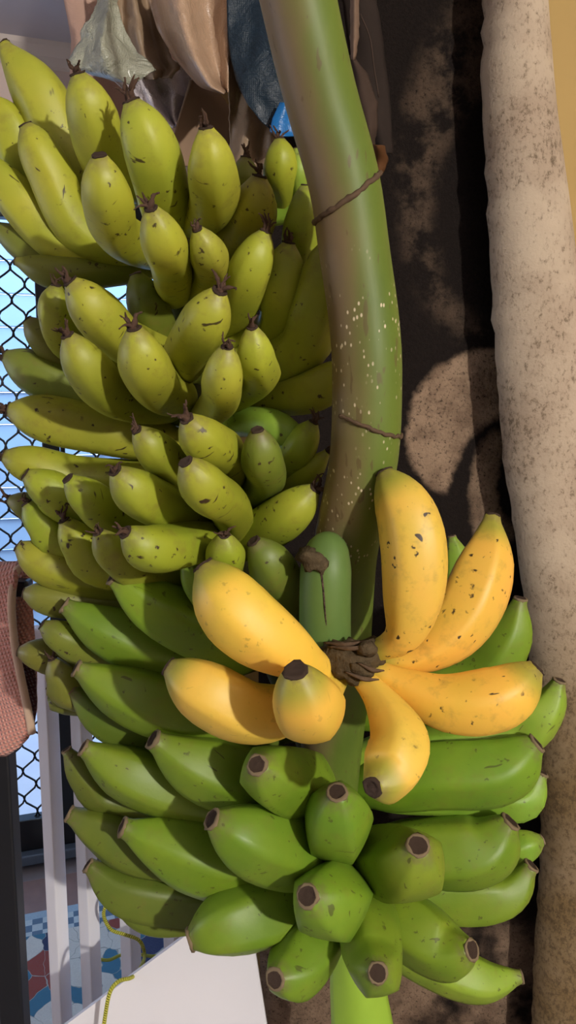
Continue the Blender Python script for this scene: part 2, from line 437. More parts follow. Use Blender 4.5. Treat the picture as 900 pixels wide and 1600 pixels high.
def vert_sheet(name, cols, mat, parent, thick, z0=0.02, z1=2.3, nv=80, jit=0.0):
    """cols(z) -> list of (x, y) points across the sheet at that height"""
    v = []; uv = []; n = None
    for j in range(nv+1):
        z = z0+(z1-z0)*j/nv; row = cols(z); n = len(row)
        for i, (x, y) in enumerate(row): v.append(Vector((x, y, z))); uv.append((i/(n-1), z))
    f = [(j*n+i, j*n+i+1, (j+1)*n+i+1, (j+1)*n+i) for j in range(nv) for i in range(n-1)]
    o0 = Vector((v[0].x, v[0].y, 0)); o = link(name, mesh(name, [p-o0 for p in v], f, mat, uvs=uv), o0, parent)
    md = o.modifiers.new('thickness', 'SOLIDIFY'); md.thickness = thick; md.offset = 0
    return o
edge_tab = sorted([(at(x+17, y, .90).z, at(x+17, y, .90).x) for x, y in ((746, 0), (744, 130), (751, 270), (757, 400), (764, 520), (770, 600), (778, 720), (797, 830), (808, 930), (822, 1100), (838, 1300), (832, 1420), (826, 1500), (824, 1600))])
right_tab = sorted([(at(x+11, y, .90).z, at(x+11, y, .90).x) for x, y in ((850, 0), (865, 170), (886, 330), (918, 600), (945, 900), (960, 1200), (970, 1600))])
def fold_cols(z):
    xl = interp(edge_tab, z) + .004*noise.noise(Vector((0, 0, z*60)))+.002*noise.noise(Vector((3, 0, z*190))); xr = interp(right_tab, z); row = []
    n = 26
    for i in range(n+1):                               # front flap, from the cut edge round the fold
        a = i/n; th = PI*(.10+.90*a)
        x = xl+(xr-xl)*(1-math.cos(th) - (1-math.cos(PI*.10)))/(2-(1-math.cos(PI*.10)))
        y = .938 - .060*math.sin(th)**.8 + .006*noise.noise(Vector((x*9, z*4, 0)))
        row.append((x, y))
    for i in range(1, 7): row.append((xr-.004-.012*i*0.5, .938+.003*i))
    return row
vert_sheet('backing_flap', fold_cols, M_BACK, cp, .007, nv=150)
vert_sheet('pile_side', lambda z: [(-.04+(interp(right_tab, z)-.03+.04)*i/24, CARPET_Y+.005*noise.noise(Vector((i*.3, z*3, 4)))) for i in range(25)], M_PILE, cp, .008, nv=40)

# ---- sacks, tarp, cardboard and dry leaves at the top
def sack_material(name, c1, c2, rough=.45, spec=.5, weave=900, trans=0.0, bumpk=.25, coat=0.0):
    s = NT(name); o = s.n('ShaderNodeNewGeometry').outputs['Position']
    w1 = s.n('ShaderNodeTexWave', {'Vector': o, 'Scale': weave/6.0, 'Distortion': .6}, wave_type='BANDS', bands_direction='X').outputs[1]
    w2 = s.n('ShaderNodeTexWave', {'Vector': o, 'Scale': weave/6.0, 'Distortion': .6}, wave_type='BANDS', bands_direction='Z').outputs[1]
    n = s.noise(o, 14, 4); cr = s.noise(o, 55, 4, .6, .8)
    wv = s.math('MULTIPLY', w1, w2)
    h = s.math('ADD', s.math('MULTIPLY', cr, 1.4), s.math('MULTIPLY', wv, .06))
    s.bump(h, bumpk, .006)
    col = s.mix(n, c1, c2); col = s.mix(s.math('MULTIPLY', wv, .12), col, tuple(q*.6 for q in c1[:3])+(1,))
    return s.done(col, rough, spec, **{'Coat Weight': coat, 'Coat Roughness': .18})
M_TAN = sack_material('tan_woven_sack', srgb(190, 160, 134), srgb(164, 134, 108), .34, .5, bumpk=.45, coat=.5)
M_TAN2 = sack_material('brown_woven_sack', srgb(160, 136, 110), srgb(134, 112, 90), .5, .4)
M_PINK = sack_material('pinkish_sack', srgb(190, 156, 140), srgb(176, 142, 124), .55, .4)
M_CLR = sack_material('greenish_liner', srgb(176, 176, 158), srgb(140, 142, 126), .36, .5, bumpk=.9, coat=.25)
M_SHN = sack_material('shiny_liner', srgb(226, 218, 224), srgb(196, 182, 184), .32, .6, bumpk=.9, coat=.5)
M_NAVY = sack_material('navy_tarpaulin', srgb(20, 34, 46), srgb(32, 48, 62), .5, .3, bumpk=.5, coat=.1)
M_BLUE = sack_material('blue_tarpaulin', srgb(20, 96, 160), srgb(24, 110, 178), .4, .5)
M_CARD = simple('cardboard', srgb(136, 112, 92), .8, .2, .12, 20, .1)
top = -70
k1 = tag(sheet('woven_sack', [(top, 80, 300), (0, 100, 290), (60, 112, 300), (120, 108, 330), (170, 130, 330), (230, 190, 330)], lambda u, v: 1.025-.012*math.sin(u*9+v*2)*(.5+v), M_PINK, None, wob=.006, wseed=2), 'pinkish woven sack hanging behind a greenish plastic liner', 'sack')
k2 = tag(sheet('plastic_liner', [(top, 160, 180), (0, 150, 182), (40, 133, 192), (80, 116, 214), (100, 110, 236), (112, 114, 244), (122, 150, 232), (130, 190, 216)], lambda u, v: .88-.018*math.sin(PI*u)*(.3+v)+.02*abs(math.sin(u*4.2+v*1.6))*v, M_CLR, None, wob=.014, wseed=9, edge=5), 'crumpled greenish translucent plastic liner with a stitched seam', 'sack')
k3 = tag(sheet('woven_sack', [(top, 168, 232), (0, 172, 236), (50, 180, 252), (90, 195, 268), (110, 215, 282), (124, 225, 268)], lambda u, v: .94-.012*math.sin(PI*u)-.01*math.sin(u*11+v*4), M_TAN2, None, wob=.007, wseed=15, edge=4), 'brown woven sack fold tucked against the greenish liner', 'sack')
k4 = tag(sheet('woven_sack', [(top, 222, 372), (0, 232, 362), (45, 246, 358), (90, 272, 357), (115, 293, 357), (135, 312, 357), (146, 345, 357)], lambda u, v: .885-.045*math.sin(PI*min(1, u*1.15))*(.4+.6*v)+.018*math.sin(u*10+1), M_TAN, None, wob=.006, wseed=21), 'tan woven sack with a glossy pointed hanging corner', 'sack')
k5 = tag(sheet('plastic_liner', [(98, 150, 285), (125, 178, 300), (150, 205, 318), (175, 235, 305), (200, 270, 290)], lambda u, v: .94+.03*u-.010*math.sin(u*18+v*6), M_SHN, None, wob=.012, wseed=33, edge=4), 'shiny silvery plastic liner hanging under the sacks', 'sack')
k6 = tag(sheet('cardboard_flap', [(125, 299, 303), (150, 290, 345), (175, 282, 362), (215, 270, 380), (260, 262, 400)], lambda u, v: .935+.03*u, M_CARD, None, thick=.004), 'brown cardboard flap with a pale cut edge', 'cardboard')
k7 = tag(sheet('woven_sack', [(70, 354, 400), (120, 357, 420), (170, 358, 430), (205, 358, 440), (250, 360, 452), (300, 365, 452)], lambda u, v: .91-.01*math.sin(PI*u)-.008*math.sin(u*12+v*7), M_TAN2, None, wob=.01, wseed=41, edge=4), 'brown woven sack end hanging below the navy tarpaulin', 'sack')
k8 = tag(sheet('folded_tarpaulin', [(top, 350, 470), (0, 354, 470), (60, 356, 480), (90, 360, 485), (130, 370, 490), (165, 388, 490), (190, 408, 480), (203, 425, 450)], lambda u, v: .86-.006*math.sin(PI*u)-.004*math.sin(u*5+v*9), M_NAVY, None, wob=.006, wseed=47), 'dark navy woven tarpaulin fold beside the thick stalk', 'tarpaulin')
k9 = tag(sheet('tarpaulin_corner', [(160, 438, 480), (185, 426, 482), (205, 422, 485), (212, 432, 485)], lambda u, v: .845-.004*math.sin(u*8), M_BLUE, None, wob=.004, wseed=53), 'bright blue tarpaulin corner peeping beside the stalk', 'tarpaulin')
# dried leaves right of the stalk
M_LEAF = simple('dry_leaf', srgb(122, 100, 84), .8, .2, .35, 40, .3)
M_LEAFD = simple('dark_dry_leaf', srgb(66, 52, 44), .85, .2, .35, 40, .3)
M_ORG = simple('orange_leaf', srgb(88, 56, 30), .8, .2, .2, 40, .2)
def leaf(label, rows, Y0, mat, seed, nm='dry_leaf'):
    return tag(sheet(nm, rows, lambda u, v: Y0-.012*math.sin(PI*u)+.008*math.sin(v*5+seed), mat, None, nu=10, nv=24, wob=.006, wseed=seed, thick=.001, edge=2), label, 'leaf')
leaf('long pale dried leaf strip hanging behind the stalk', [(top, 550, 562), (0, 548, 561), (60, 547, 560), (95, 549, 555)], .80, M_LEAF, 3)
leaf('wide dark brown dried leaf curling behind the stalk', [(85, 546, 552), (120, 550, 575), (160, 555, 590), (200, 565, 590), (235, 575, 584)], .82, M_LEAFD, 8)
leaf('small orange dried leaf scrap by the stalk ring', [(228, 580, 600), (245, 578, 606), (262, 580, 604), (278, 586, 592)], .80, M_ORG, 5)
leaf('dark papery dried leaf hanging beside the carpet', [(top, 530, 590), (0, 535, 588), (80, 545, 600), (160, 560, 610), (240, 590, 614)], .88, simple('papery_leaf', srgb(48, 40, 36), .9, .1, .3, 30, .3), 12)
tag(tube('dry_fibre', M_LEAFD, [at(563, 22, .84), at(578, 60, .84), at(585, 110, .835), at(592, 152, .84)], .0009, 16, 5), 'thin dry plant fibre hanging beside the stalk', 'fibre')

# ================================================================== the banana bunch
RACH = [(1700, 560), (1380, 525), (1250, 505), (1050, 440), (850, 350), (650, 300), (470, 277), (300, 262), (100, 240)]
RACH = sorted(RACH)
YR = .765
rach_x = lambda py: interp(RACH, py)
bunch = empty('banana_bunch', at(545, 1610, .72)); tag(bunch, 'huge banana bunch, mostly green, with seven ripe yellow fingers on a thick curved stalk', 'banana bunch')

# main stalk: hangs in front, turns under the fruit and runs up behind it
SP = [(424, -190, .53), (466, 0, .55), (486, 90, .56), (505, 165, .57), (538, 285, .583), (555, 400, .592), (569, 500, .597), (574, 590, .60), (568, 720, .612), (541, 850, .645), (530, 980, .69), (518, 1150, .72), (515, 1300, .745)]
sp3 = [at(*p) for p in SP]
SR = [(0, .0258), (.14, .0262), (.25, .027), (.34, .0275), (.45, .0282), (.6, .0287), (.70, .031), (.78, .035), (.88, .031), (1, .026)]
pts_, L_ = catmull(sp3, 60); FR = frames(pts_)
t_, a_, b_ = FR[25]; side = Vector((-1, -.25, 0)); STALK_BROWN = math.atan2(side.dot(b_), side.dot(a_))
M_STALK = stalk_material()
stalk = tube('stalk', M_STALK, sp3, SR, 60, 28, bunch, shape=lambda th, t: 1+.012*math.sin(3*th+t*6))
rp = [at(x, y, Y) for x, y, Y in ((515, 1300, .745), (510, 1200, .765), (450, 1050, .775), (352, 850, .775), (300, 650, .775), (276, 470, .775), (262, 330, .775))]
M_RACH = simple('inner_stalk', srgb(84, 92, 58), .6, .3, .25, 40, .2)
tube('inner_stalk', M_RACH, rp, [(0, .026), (.4, .021), (1, .013)], 40, 16, bunch)
# rope that carries the bunch, tied round the cut end of the stalk above the picture
RT = pts_[1]; rr_ = [RT+Vector((math.cos(q)*.0285, math.sin(q)*.0285, -.006+.004*q/PI)) for q in [2*PI*i/24 for i in range(49)]]
tag(tube('hanging_rope', simple('rope', srgb(170, 150, 116), .9, .1, .2, 90, .3), rr_+[RT+Vector((.02, 0, .10)), Vector((RT.x, RT.y, CEIL-.3)), Vector((RT.x, RT.y, CEIL-.002))], .0035, 160, 8), 'rope from the ceiling tied round the cut stalk end', 'rope')
# scars where sheaths grew round the stalk
M_RING = simple('node_scar', srgb(88, 70, 54), .85, .2, .4, 150, .5)
def node_ring(py, tilt, a0, a1, thick, off=1.0):
    'a scar that follows the skin of the stalk at picture height py; tilt in metres, a0..a1 angles from the right flank across the front'
    n = 44; v0 = []
    i0 = min(range(60), key=lambda i: (pts_[i]-at(450, py, pts_[i].y)).z**2)
    for k in range(n+1):
        th = a0+(a1-a0)*k/n; d = Vector((math.cos(th), -math.sin(th), 0)); h = tilt*math.cos(th)
        q = i0 - (h+.0015*noise.noise(Vector((k*.35, py, 0))))/(L_/59); q0 = int(q); fr = q-q0
        p = pts_[q0].lerp(pts_[q0+1], fr); t = FR[q0][0]; d = (d-t*d.dot(t)).normalized()
        v0.append(p + d*(interp(SR, q/59)*off+thick*.2))
    o0 = v0[0]; v, f, uv = tube_data([p-o0 for p in v0], [thick*(1+.6*noise.noise(Vector((i*.5, py, 0)))) for i in range(n+1)], 7)
    link('node_scar', mesh('node_scar', v, f, M_RING), o0, stalk)
node_ring(303, .011, -.3, PI+.3, .0021); node_ring(309, .011, .2, PI+.3, .0013)
node_ring(662, -.010, -.2, PI*.80, .0017); node_ring(668, -.010, -.2, PI*.55, .0010)
# cut branch stub with torn brown end
stub = tube('stalk_stub', M_CUT, [at(512, 838, .622), at(510, 870, .605), at(508, 930, .603), at(508, 1000, .612), at(510, 1040, .63)],
     [(0, .004), (.05, .012), (.12, .0185), (.25, .0215), (1, .0225)], 30, 22, bunch, shape=lambda th, t: 1+.03*math.sin(2*th))
tube('torn_end', M_WOOD, [at(470, 866, .596), at(482, 872, .588), at(500, 882, .585), at(505, 900, .583)], [(0, .005), (.35, .0095), (.75, .006), (1, .001)], 16, 11, stub, shape=lambda th, t: 1+.35*math.sin(3*th+t*9))
tube('crack', M_TIP, [at(500, 880, .5835), at(505, 920, .5815), at(508, 955, .5815), at(511, 990, .586)], [(0, .0016), (.5, .0008), (1, .0005)], 14, 5, stub)
# woody crown of the ripe hand
M_CR = M_WOOD
crown = tube('crown', M_CR, [at(512, 1012, .605), at(530, 1028, .585), at(552, 1030, .578), at(575, 1022, .585), at(592, 1012, .60)], [(0, .010), (.3, .0155), (.7, .0145), (1, .008)], 20, 14, bunch, shape=lambda th, t: 1+.16*math.sin(3*th+t*14)+.1*math.sin(5*th-t*20))
for (a, b, r) in (((508, 1008, .588), (560, 1016, .572), .004), ((515, 1022, .584), (562, 1004, .575), .0035), ((548, 1040, .567), (578, 1052, .57), .007), ((560, 1015, .566), (584, 1016, .566), .0065), ((535, 1045, .572), (556, 1066, .575), .006)):
    tube('crown_knob', M_CR, [at(*a), at((a[0]+b[0])/2, (a[1]+b[1])/2-2, (a[2]+b[2])/2-.004), at(*b)], [(0, r*.5), (.5, r), (1, r*.7)], 8, 9, crown, shape=lambda th, t: 1+.2*math.sin(4*th+t*5))

for (a, b) in (((506, 1004, .580), (570, 1002, .566)), ((512, 1010, .576), (582, 1008, .562)), ((520, 1000, .582), (556, 1012, .564)), ((540, 1050, .562), (592, 1062, .566)), ((560, 1036, .560), (600, 1048, .566))):
    tube('crown_fibre', M_RING, [at(*a), at((a[0]+b[0])/2, (a[1]+b[1])/2+4, (a[2]+b[2])/2-.006), at(*b)], [(0, .0008), (.5, .002), (1, .0006)], 10, 6, crown, shape=lambda th, t: 1+.3*math.sin(3*th+t*7))

# shared little pieces
def cap_mesh(seed, rim):
    rnd = random.Random(seed); v = []; f = []; mi = []; seg = 12
    prof = [(1.0, -.30), (1.16, .0), (1.08, .18), (.84, .20), (.62, .06), (.28, .16)]
    for j, (r, h) in enumerate(prof):
        for k in range(seg):
            th = 2*PI*k/seg; q = r*(1+rnd.uniform(-.11, .11)); v.append(Vector((q*math.cos(th), q*math.sin(th), h+rnd.uniform(-.07, .07))))
    for j in range(len(prof)-1):
        for k in range(seg):
            k2 = (k+1) % seg; f.append((j*seg+k, j*seg+k2, (j+1)*seg+k2, (j+1)*seg+k)); mi.append(1 if (rim and j < 3) else 0)
    v.append(Vector((0, 0, .10))); b = (len(prof)-1)*seg
    for k in range(seg): f.append((b+k, b+(k+1) % seg, len(v)-1)); mi.append(0)
    return mesh('blossom_end', v, f, [M_TIP, M_RIM], mi=mi)
CAPS = [cap_mesh(i, True) for i in range(4)]; CAPS_D = [cap_mesh(10+i, False) for i in range(3)]
def rem_mesh(seed):
    rnd = random.Random(seed); V = []; F = []
    for k in range(rnd.choice((3, 4, 4, 5))):
        p = Vector((rnd.uniform(-.4, .4), rnd.uniform(-.4, .4), 0)); d = Vector((rnd.uniform(-.5, .5), rnd.uniform(-.5, .5), 1)).normalized(); pts = [p-d*.3]
        for i in range(6):
            pts.append(pts[-1]+d*rnd.uniform(.30, .52)); d = (d+Vector((rnd.uniform(-.6, .6), rnd.uniform(-.6, .6), rnd.uniform(-.45, .25)))).normalized()
        q, L = catmull(pts, 12); r0 = rnd.uniform(.2, .42)
        v, f, uv = tube_data(q, [r0*(1-.75*i/11)*(1+.35*rnd.uniform(-1, 1)) for i in range(12)], 5)
        F += [tuple(a+len(V) for a in ff) for ff in f]; V += v
    return mesh('flower_remnant', V, F, M_REM)
REMS = [rem_mesh(i) for i in range(9)]

TIP_A = [(0, .27), (.2, .31), (.5, .46), (.9, .64), (1.4, .83), (2.0, .95), (2.7, 1)]          # slim tip
TIP_B = [(0, .27), (.08, .33), (.28, .50), (.56, .68), (.95, .84), (1.5, .955), (2.2, 1)]         # blunt tip
BASE = [(0, .34), (.5, .36), (.9, .46), (1.4, .68), (2.0, .88), (2.7, .97), (3.4, 1)]
def smooth_tab(tab, x, d): return .25*(interp(tab, x-d)+2*interp(tab, x)+interp(tab, x+d))
NB = 0
def banana(pts, w, col, scars=.6, ripe=False, rem=False, ridge=.5, blunt=False, roll=None, neck=1.0, rim=True):
    """pts: tip first, (px, py, Y); w: half width in pixels at the body"""
    global NB; NB += 1; rnd = random.Random(NB*13+5)
    P = [at(*p) for p in pts]; mid = pts[1] if len(pts) > 2 else pts[0]
    R = w*pxm(mid[2], mid[1])
    n, seg = 28, 30
    c, L = catmull(P, n); rl = rnd.randrange(6)*PI/15 if roll is None else roll
    tab = TIP_B if blunt else TIP_A; sc = min(1, L/R/4.6)
    # rings crowd towards the tip so that the taper stays round
    ss = [(i/(n-1))**1.35 for i in range(n)]; dn, _ = catmull(P, 200); c = [dn[min(199, int(round(q*199)))] if q in (0, 1) else dn[int(q*199)].lerp(dn[int(q*199)+1], q*199-int(q*199)) for q in ss]
    rr = [R*smooth_tab(tab, q*L/R/sc, .06)*smooth_tab(BASE, (1-q)*L/R/sc/neck, .2)*(1+.03*math.sin(q*7+NB)) for q in ss]
    def shp(th, t):
        a = (th+rl) % (2*PI/5) - PI/5
        pent = math.cos(PI/5)/math.cos(a)*1.1
        k = ridge*(.45+.55*math.sin(PI*min(1, t*1.15)))
        return 1+(pent-1)*k + .018*math.sin(2*th+rl+t*4)
    v, f, uv = tube_data(c, rr, seg, shp); uv = [(a_u, ss[min(n-1, int(round(b_v*(n-1))))]) for a_u, b_v in uv]
    o0 = c[n//2].copy()
    o = link('banana', mesh('banana', [q-o0 for q in v], f, M_BAN, uvs=uv), o0, bunch)
    jit = lambda x: max(0, x*(1+rnd.uniform(-.07, .07)))
    o.color = (jit(col[0]), jit(col[1]), jit(col[2]), (1 if ripe else 0)+min(.98, scars))
    d = (c[0]-c[2]).normalized(); q = d.to_track_quat('Z', 'Y'); rt = rr[0]
    cap = link('blossom_end', (CAPS if rim else CAPS_D)[NB % 3], c[0]+d*.0002, o); kc = .95 if rim else .92; cap.scale = (rt*kc, rt*kc, rt*.9); cap.rotation_mode = 'QUATERNION'; cap.rotation_quaternion = q @ Matrix.Rotation(rnd.uniform(0, 6), 3, 'Z').to_quaternion()
    if rem:
        k = link('flower_remnant', REMS[NB % 9], c[0]+d*rt*.2, o); s = rt*rnd.uniform(1.0, 1.35) if rem is True else rt*rem
        s = max(s, .0040); k.scale = (s, s, s); k.rotation_mode = 'QUATERNION'; k.rotation_quaternion = q @ Matrix.Rotation(rnd.uniform(0, 6), 3, 'Z').to_quaternion()
    if ripe: o['label'] = 'ripe yellow banana with brown specks'
    return o
def auto(tip, mid, end, w, col, dy=0.0, R=.185, att=None, fm=.10, **kw):
    """a finger that grows from the inner stalk: only the visible course is given, the depth follows from its reach"""
    mx = mid[1]; ay = end[1] + .35*(end[1]-mid[1]); ay = max(250, min(1400, ay))
    ax = rach_x(ay)
    if att: ax, ay = att
    dx = (tip[0]-ax)*YR/FPX; dz = (tip[1]-ay)*YR/FPX
    q = R*R-dx*dx-.45*dz*dz
    Yt = YR-math.sqrt(max(q, .035**2))+dy
    Ym = Yt+(YR-Yt)*fm; Ye = Yt+(YR-Yt)*.50+dy*.3
    return banana([(tip[0], tip[1], Yt), (mid[0], mid[1], Ym), (end[0], end[1], Ye), (ax, ay, YR)], w, col, **kw)

G_TOP = srgb(166, 168, 58)[:3]; G_MID = srgb(146, 156, 50)[:3]; G_LOW = srgb(110, 140, 40)[:3]; G_OLV = srgb(112, 120, 46)[:3]
YEL = srgb(226, 192, 80)[:3]; G_OL2 = srgb(92, 110, 38)[:3]; G_DRK = srgb(104, 116, 44)[:3]; G_BR = srgb(128, 160, 56)[:3]

# --- top hand
TA = dict(rem=False, scars=.75, ridge=.35, rim=False)
TR = dict(TA, rem=True)
auto((5, 72), (62, 150), (122, 262), 44, G_TOP, **TA)
auto((-32, 150), (15, 195), (60, 275), 36, G_TOP, **TA)
auto((40, 196), (75, 262), (135, 365), 37, G_TOP, dy=-.03, blunt=True, **TA)
auto((-25, 240), (35, 320), (120, 395), 36, G_TOP, dy=-.02, **TA)
auto((-14, 352), (70, 395), (190, 412), 30, G_OLV, dy=.0, **TA)
auto((24, 408), (100, 428), (205, 420), 25, G_OLV, dy=.03, **TA)
auto((122, 116), (143, 175), (178, 268), 41, G_TOP, dy=.01, blunt=True, **TR)
auto((155, 243), (168, 308), (192, 372), 40, G_TOP, dy=-.05, blunt=True, **TA)
auto((205, 158), (236, 238), (258, 318), 46, G_TOP, blunt=True, **TR)
auto((236, 326), (255, 380), (268, 418), 37, G_TOP, dy=-.06, blunt=True, att=(272, 470), **TR)
auto((322, 200), (331, 262), (328, 325), 41, G_TOP, blunt=True, dy=.0, **TR)
auto((308, 358), (324, 395), (327, 425), 30, G_TOP, dy=-.02, blunt=True, att=(300, 470), **TR)
auto((406, 276), (397, 318), (372, 368), 42, G_TOP, dy=.05, blunt=True, **TR)
auto((437, 217), (438, 262), (428, 320), 28, G_MID, dy=.07, blunt=True, **TR)
auto((384, 246), (380, 290), (365, 340), 28, G_OLV, dy=.09, blunt=True, **TR)
auto((462, 232), (467, 275), (450, 330), 18, G_BR, dy=.02, R=.16, **TA)
auto((478, 290), (472, 350), (440, 420), 30, G_MID, dy=.015, blunt=True, **TA)
# --- second rows, centre
auto((415, 362), (390, 425), (362, 490), 33, G_TOP, dy=.02, blunt=True, **TR)
auto((451, 380), (440, 445), (424, 520), 36, G_TOP, dy=.03, blunt=True, **TR)
auto((512, 380), (496, 480), (450, 560), 42, G_MID, dy=-.035, blunt=True, **TA)
auto((548, 572), (485, 612), (415, 622), 34, G_MID, dy=.02, blunt=True, att=(320, 640), **TA)
auto((343, 455), (320, 505), (290, 555), 41, G_TOP, dy=-.03, blunt=True, **TR)
auto((355, 542), (348, 595), (343, 625), 33, G_TOP, dy=-.05, blunt=True, att=(312, 660), **TR)
auto((394, 512), (400, 560), (402, 595), 31, G_TOP, dy=-.02, blunt=True, att=(330, 640), **TR)
auto((486, 700), (420, 664), (365, 662), 25, G_BR, dy=.06, att=(310, 690), **TA)
auto((402, 672), (410, 718), (412, 755), 33, G_DRK, dy=-.02, blunt=True, att=(350, 800), **TA)
auto((490, 660), (465, 705), (436, 750), 28, G_MID, dy=.05, blunt=True, **TR)
auto((512, 706), (480, 738), (430, 765), 22, G_MID, dy=.05, **TR)
auto((492, 764), (446, 806), (385, 842), 38, G_MID, dy=.02, blunt=True, **TR)
auto((396, 846), (426, 888), (440, 940), 40, G_DRK, dy=.02, blunt=True, att=(420, 1000), **TA)
auto((350, 836), (352, 868), (353, 900), 31, G_MID, dy=-.01, blunt=True, att=(375, 930), **TR)
# --- left rows
LA = dict(rem=False, scars=.85, ridge=.35, rim=False)
LR = dict(LA, rem=True)
auto((88, 446), (88, 490), (125, 545), 29, G_MID, dy=.02, blunt=True, **LR)
auto((110, 440), (152, 488), (208, 540), 40, G_TOP, dy=-.02, blunt=True, **LR)
auto((42, 500), (70, 528), (130, 575), 29, G_OLV, dy=.02, blunt=True, **LA)
auto((212, 428), (232, 480), (258, 545), 34, G_DRK, dy=.09, blunt=True, **LA)
auto((106, 524), (140, 578), (190, 622), 38, G_MID, dy=-.05, blunt=True, **LR)
auto((209, 513), (226, 570), (252, 610), 41, G_TOP, dy=-.04, blunt=True, **LR)
auto((8, 556), (85, 596), (215, 640), 38, G_OLV, dy=.0, blunt=True, **LR)
auto((14, 640), (95, 660), (215, 682), 40, G_MID, dy=-.02, blunt=True, **LR)
auto((5, 712), (50, 726), (140, 745), 33, G_MID, dy=-.02, blunt=True, **LR)
auto((40, 741), (78, 764), (135, 792), 37, G_MID, dy=-.04, blunt=True, **LA)
auto((106, 748), (140, 778), (192, 808), 34, G_MID, dy=-.05, blunt=True, **LA)
auto((180, 736), (218, 772), (278, 800), 39, G_MID, dy=-.06, blunt=True, **LR)
auto((214, 672), (246, 706), (292, 748), 32, G_MID, dy=-.03, blunt=True, **LR)
auto((292, 654), (320, 690), (355, 720), 38, G_MID, dy=-.05, blunt=True, att=(345, 790), **LR)
auto((290, 722), (325, 768), (362, 798), 38, G_MID, dy=-.07, blunt=True, att=(365, 850), **LA)
auto((14, 780), (45, 792), (100, 820), 26, G_OLV, dy=.02, blunt=True, **LR)
auto((42, 786), (68, 818), (120, 852), 33, G_MID, dy=-.02, blunt=True, **LR)
auto((100, 813), (126, 850), (172, 886), 34, G_MID, dy=-.05, blunt=True, **LR)
auto((153, 832), (182, 868), (240, 900), 31, G_MID, dy=-.05, blunt=True, **LR)
auto((196, 832), (240, 858), (312, 848), 39, G_MID, dy=-.06, blunt=True, att=(360, 850), **LR)
auto((28, 853), (90, 888), (190, 910), 33, G_MID, dy=-.01, blunt=True, **LA)
auto((38, 926), (90, 936), (175, 938), 31, G_OLV, dy=.0, blunt=True, **LA)
auto((66, 976), (100, 996), (160, 1015), 30, G_OLV, dy=-.02, blunt=True, **LA)
auto((30, 1018), (60, 1022), (130, 1030), 31, G_OLV, dy=.03, blunt=True, **LA)
auto((82, 1030), (98, 1058), (140, 1088), 27, G_OLV, dy=.0, blunt=True, **LR)
auto((76, 1072), (95, 1084), (130, 1098), 21, G_OLV, dy=.03, blunt=True, **LA)
auto((42, 882), (72, 890), (140, 900), 18, G_BR, dy=.05, blunt=True, **LA)
# --- big green fingers, left
DG = dict(rem=False, scars=.5, ridge=.68, rim=True)
auto((177, 902), (242, 950), (345, 1000), 50, G_LOW, dy=-.055, **DG)
auto((101, 946), (170, 984), (270, 1015), 46, G_LOW, dy=-.035, **DG)
auto((120, 1044), (192, 1080), (300, 1112), 50, G_LOW, dy=-.055, **DG)
auto((113, 1078), (160, 1118), (235, 1140), 36, G_OL2, dy=.0, **DG)
auto((288, 868), (312, 915), (350, 960), 26, G_LOW, dy=.02, **DG)
auto((240, 1156), (302, 1192), (400, 1222), 56, G_LOW, dy=-.045, **DG)
auto((131, 1168), (200, 1208), (310, 1240), 48, G_LOW, dy=-.03, **DG)
auto((104, 1172), (135, 1212), (200, 1250), 30, G_OL2, dy=.02, **DG)
auto((332, 1280), (388, 1308), (470, 1330), 60, G_LOW, dy=-.02, blunt=True, **DG)
auto((192, 1292), (258, 1316), (365, 1345), 57, G_LOW, dy=-.035, **DG)
auto((108, 1272), (162, 1298), (260, 1330), 47, G_OL2, dy=.02, **DG)
auto((138, 1352), (205, 1394), (360, 1408), 42, G_OL2, dy=.02, **DG)
auto((175, 1405), (250, 1434), (370, 1420), 30, G_OL2, dy=.035, **DG)
auto((298, 1468), (358, 1442), (455, 1410), 60, G_LOW, dy=.0, blunt=True, att=(525, 1390), **DG)
# facing the camera
auto((402, 1195), (428, 1212), (470, 1225), 55, G_LOW, dy=-.005, blunt=True, fm=.19, att=(505, 1240), **DG)
auto((527, 1238), (527, 1282), (525, 1300), 53, G_LOW, dy=.01, blunt=True, fm=.19, att=(515, 1310), **DG)
auto((481, 1400), (512, 1408), (525, 1400), 60, G_LOW, dy=.0, blunt=True, fm=.19, att=(530, 1380), **DG)
auto((653, 1322), (640, 1350), (600, 1345), 59, G_LOW, dy=.005, blunt=True, fm=.19, att=(530, 1330), **DG)
auto((430, 1530), (462, 1512), (505, 1450), 53, G_LOW, dy=.02, blunt=True, fm=.19, att=(525, 1400), **DG)
auto((590, 1520), (586, 1506), (574, 1440), 51, G_LOW, dy=.0, blunt=True, fm=.19, att=(540, 1395), **DG)
auto((736, 1484), (694, 1484), (615, 1430), 54, G_LOW, dy=.02, blunt=True, fm=.19, att=(540, 1390), **DG)
auto((814, 1526), (745, 1530), (640, 1480), 38, G_BR, dy=.05, att=(540, 1400), **DG)
auto((830, 1353), (785, 1396), (670, 1395), 46, G_LOW, dy=.02, att=(530, 1370), **DG)
auto((797, 1285), (752, 1326), (660, 1330), 57, G_LOW, dy=.005, blunt=True, att=(520, 1320), **DG)
auto((838, 1162), (775, 1202), (660, 1210), 55, G_LOW, dy=-.02, blunt=True, att=(510, 1240), **DG)
auto((846, 1208), (818, 1250), (735, 1238), 37, G_BR, dy=.05, att=(515, 1225), **DG)
auto((846, 1312), (818, 1322), (750, 1340), 30, G_BR, dy=.06, blunt=True, att=(520, 1340), **DG)
auto((874, 1064), (848, 1112), (770, 1160), 40, G_BR, dy=.01, att=(510, 1190), **DG)
auto((813, 936), (792, 1000), (720, 1070), 40, G_LOW, dy=.0, att=(510, 1130), **DG)
auto((706, 838), (716, 900), (700, 990), 23, G_BR, dy=.05, att=(520, 1130), **DG)
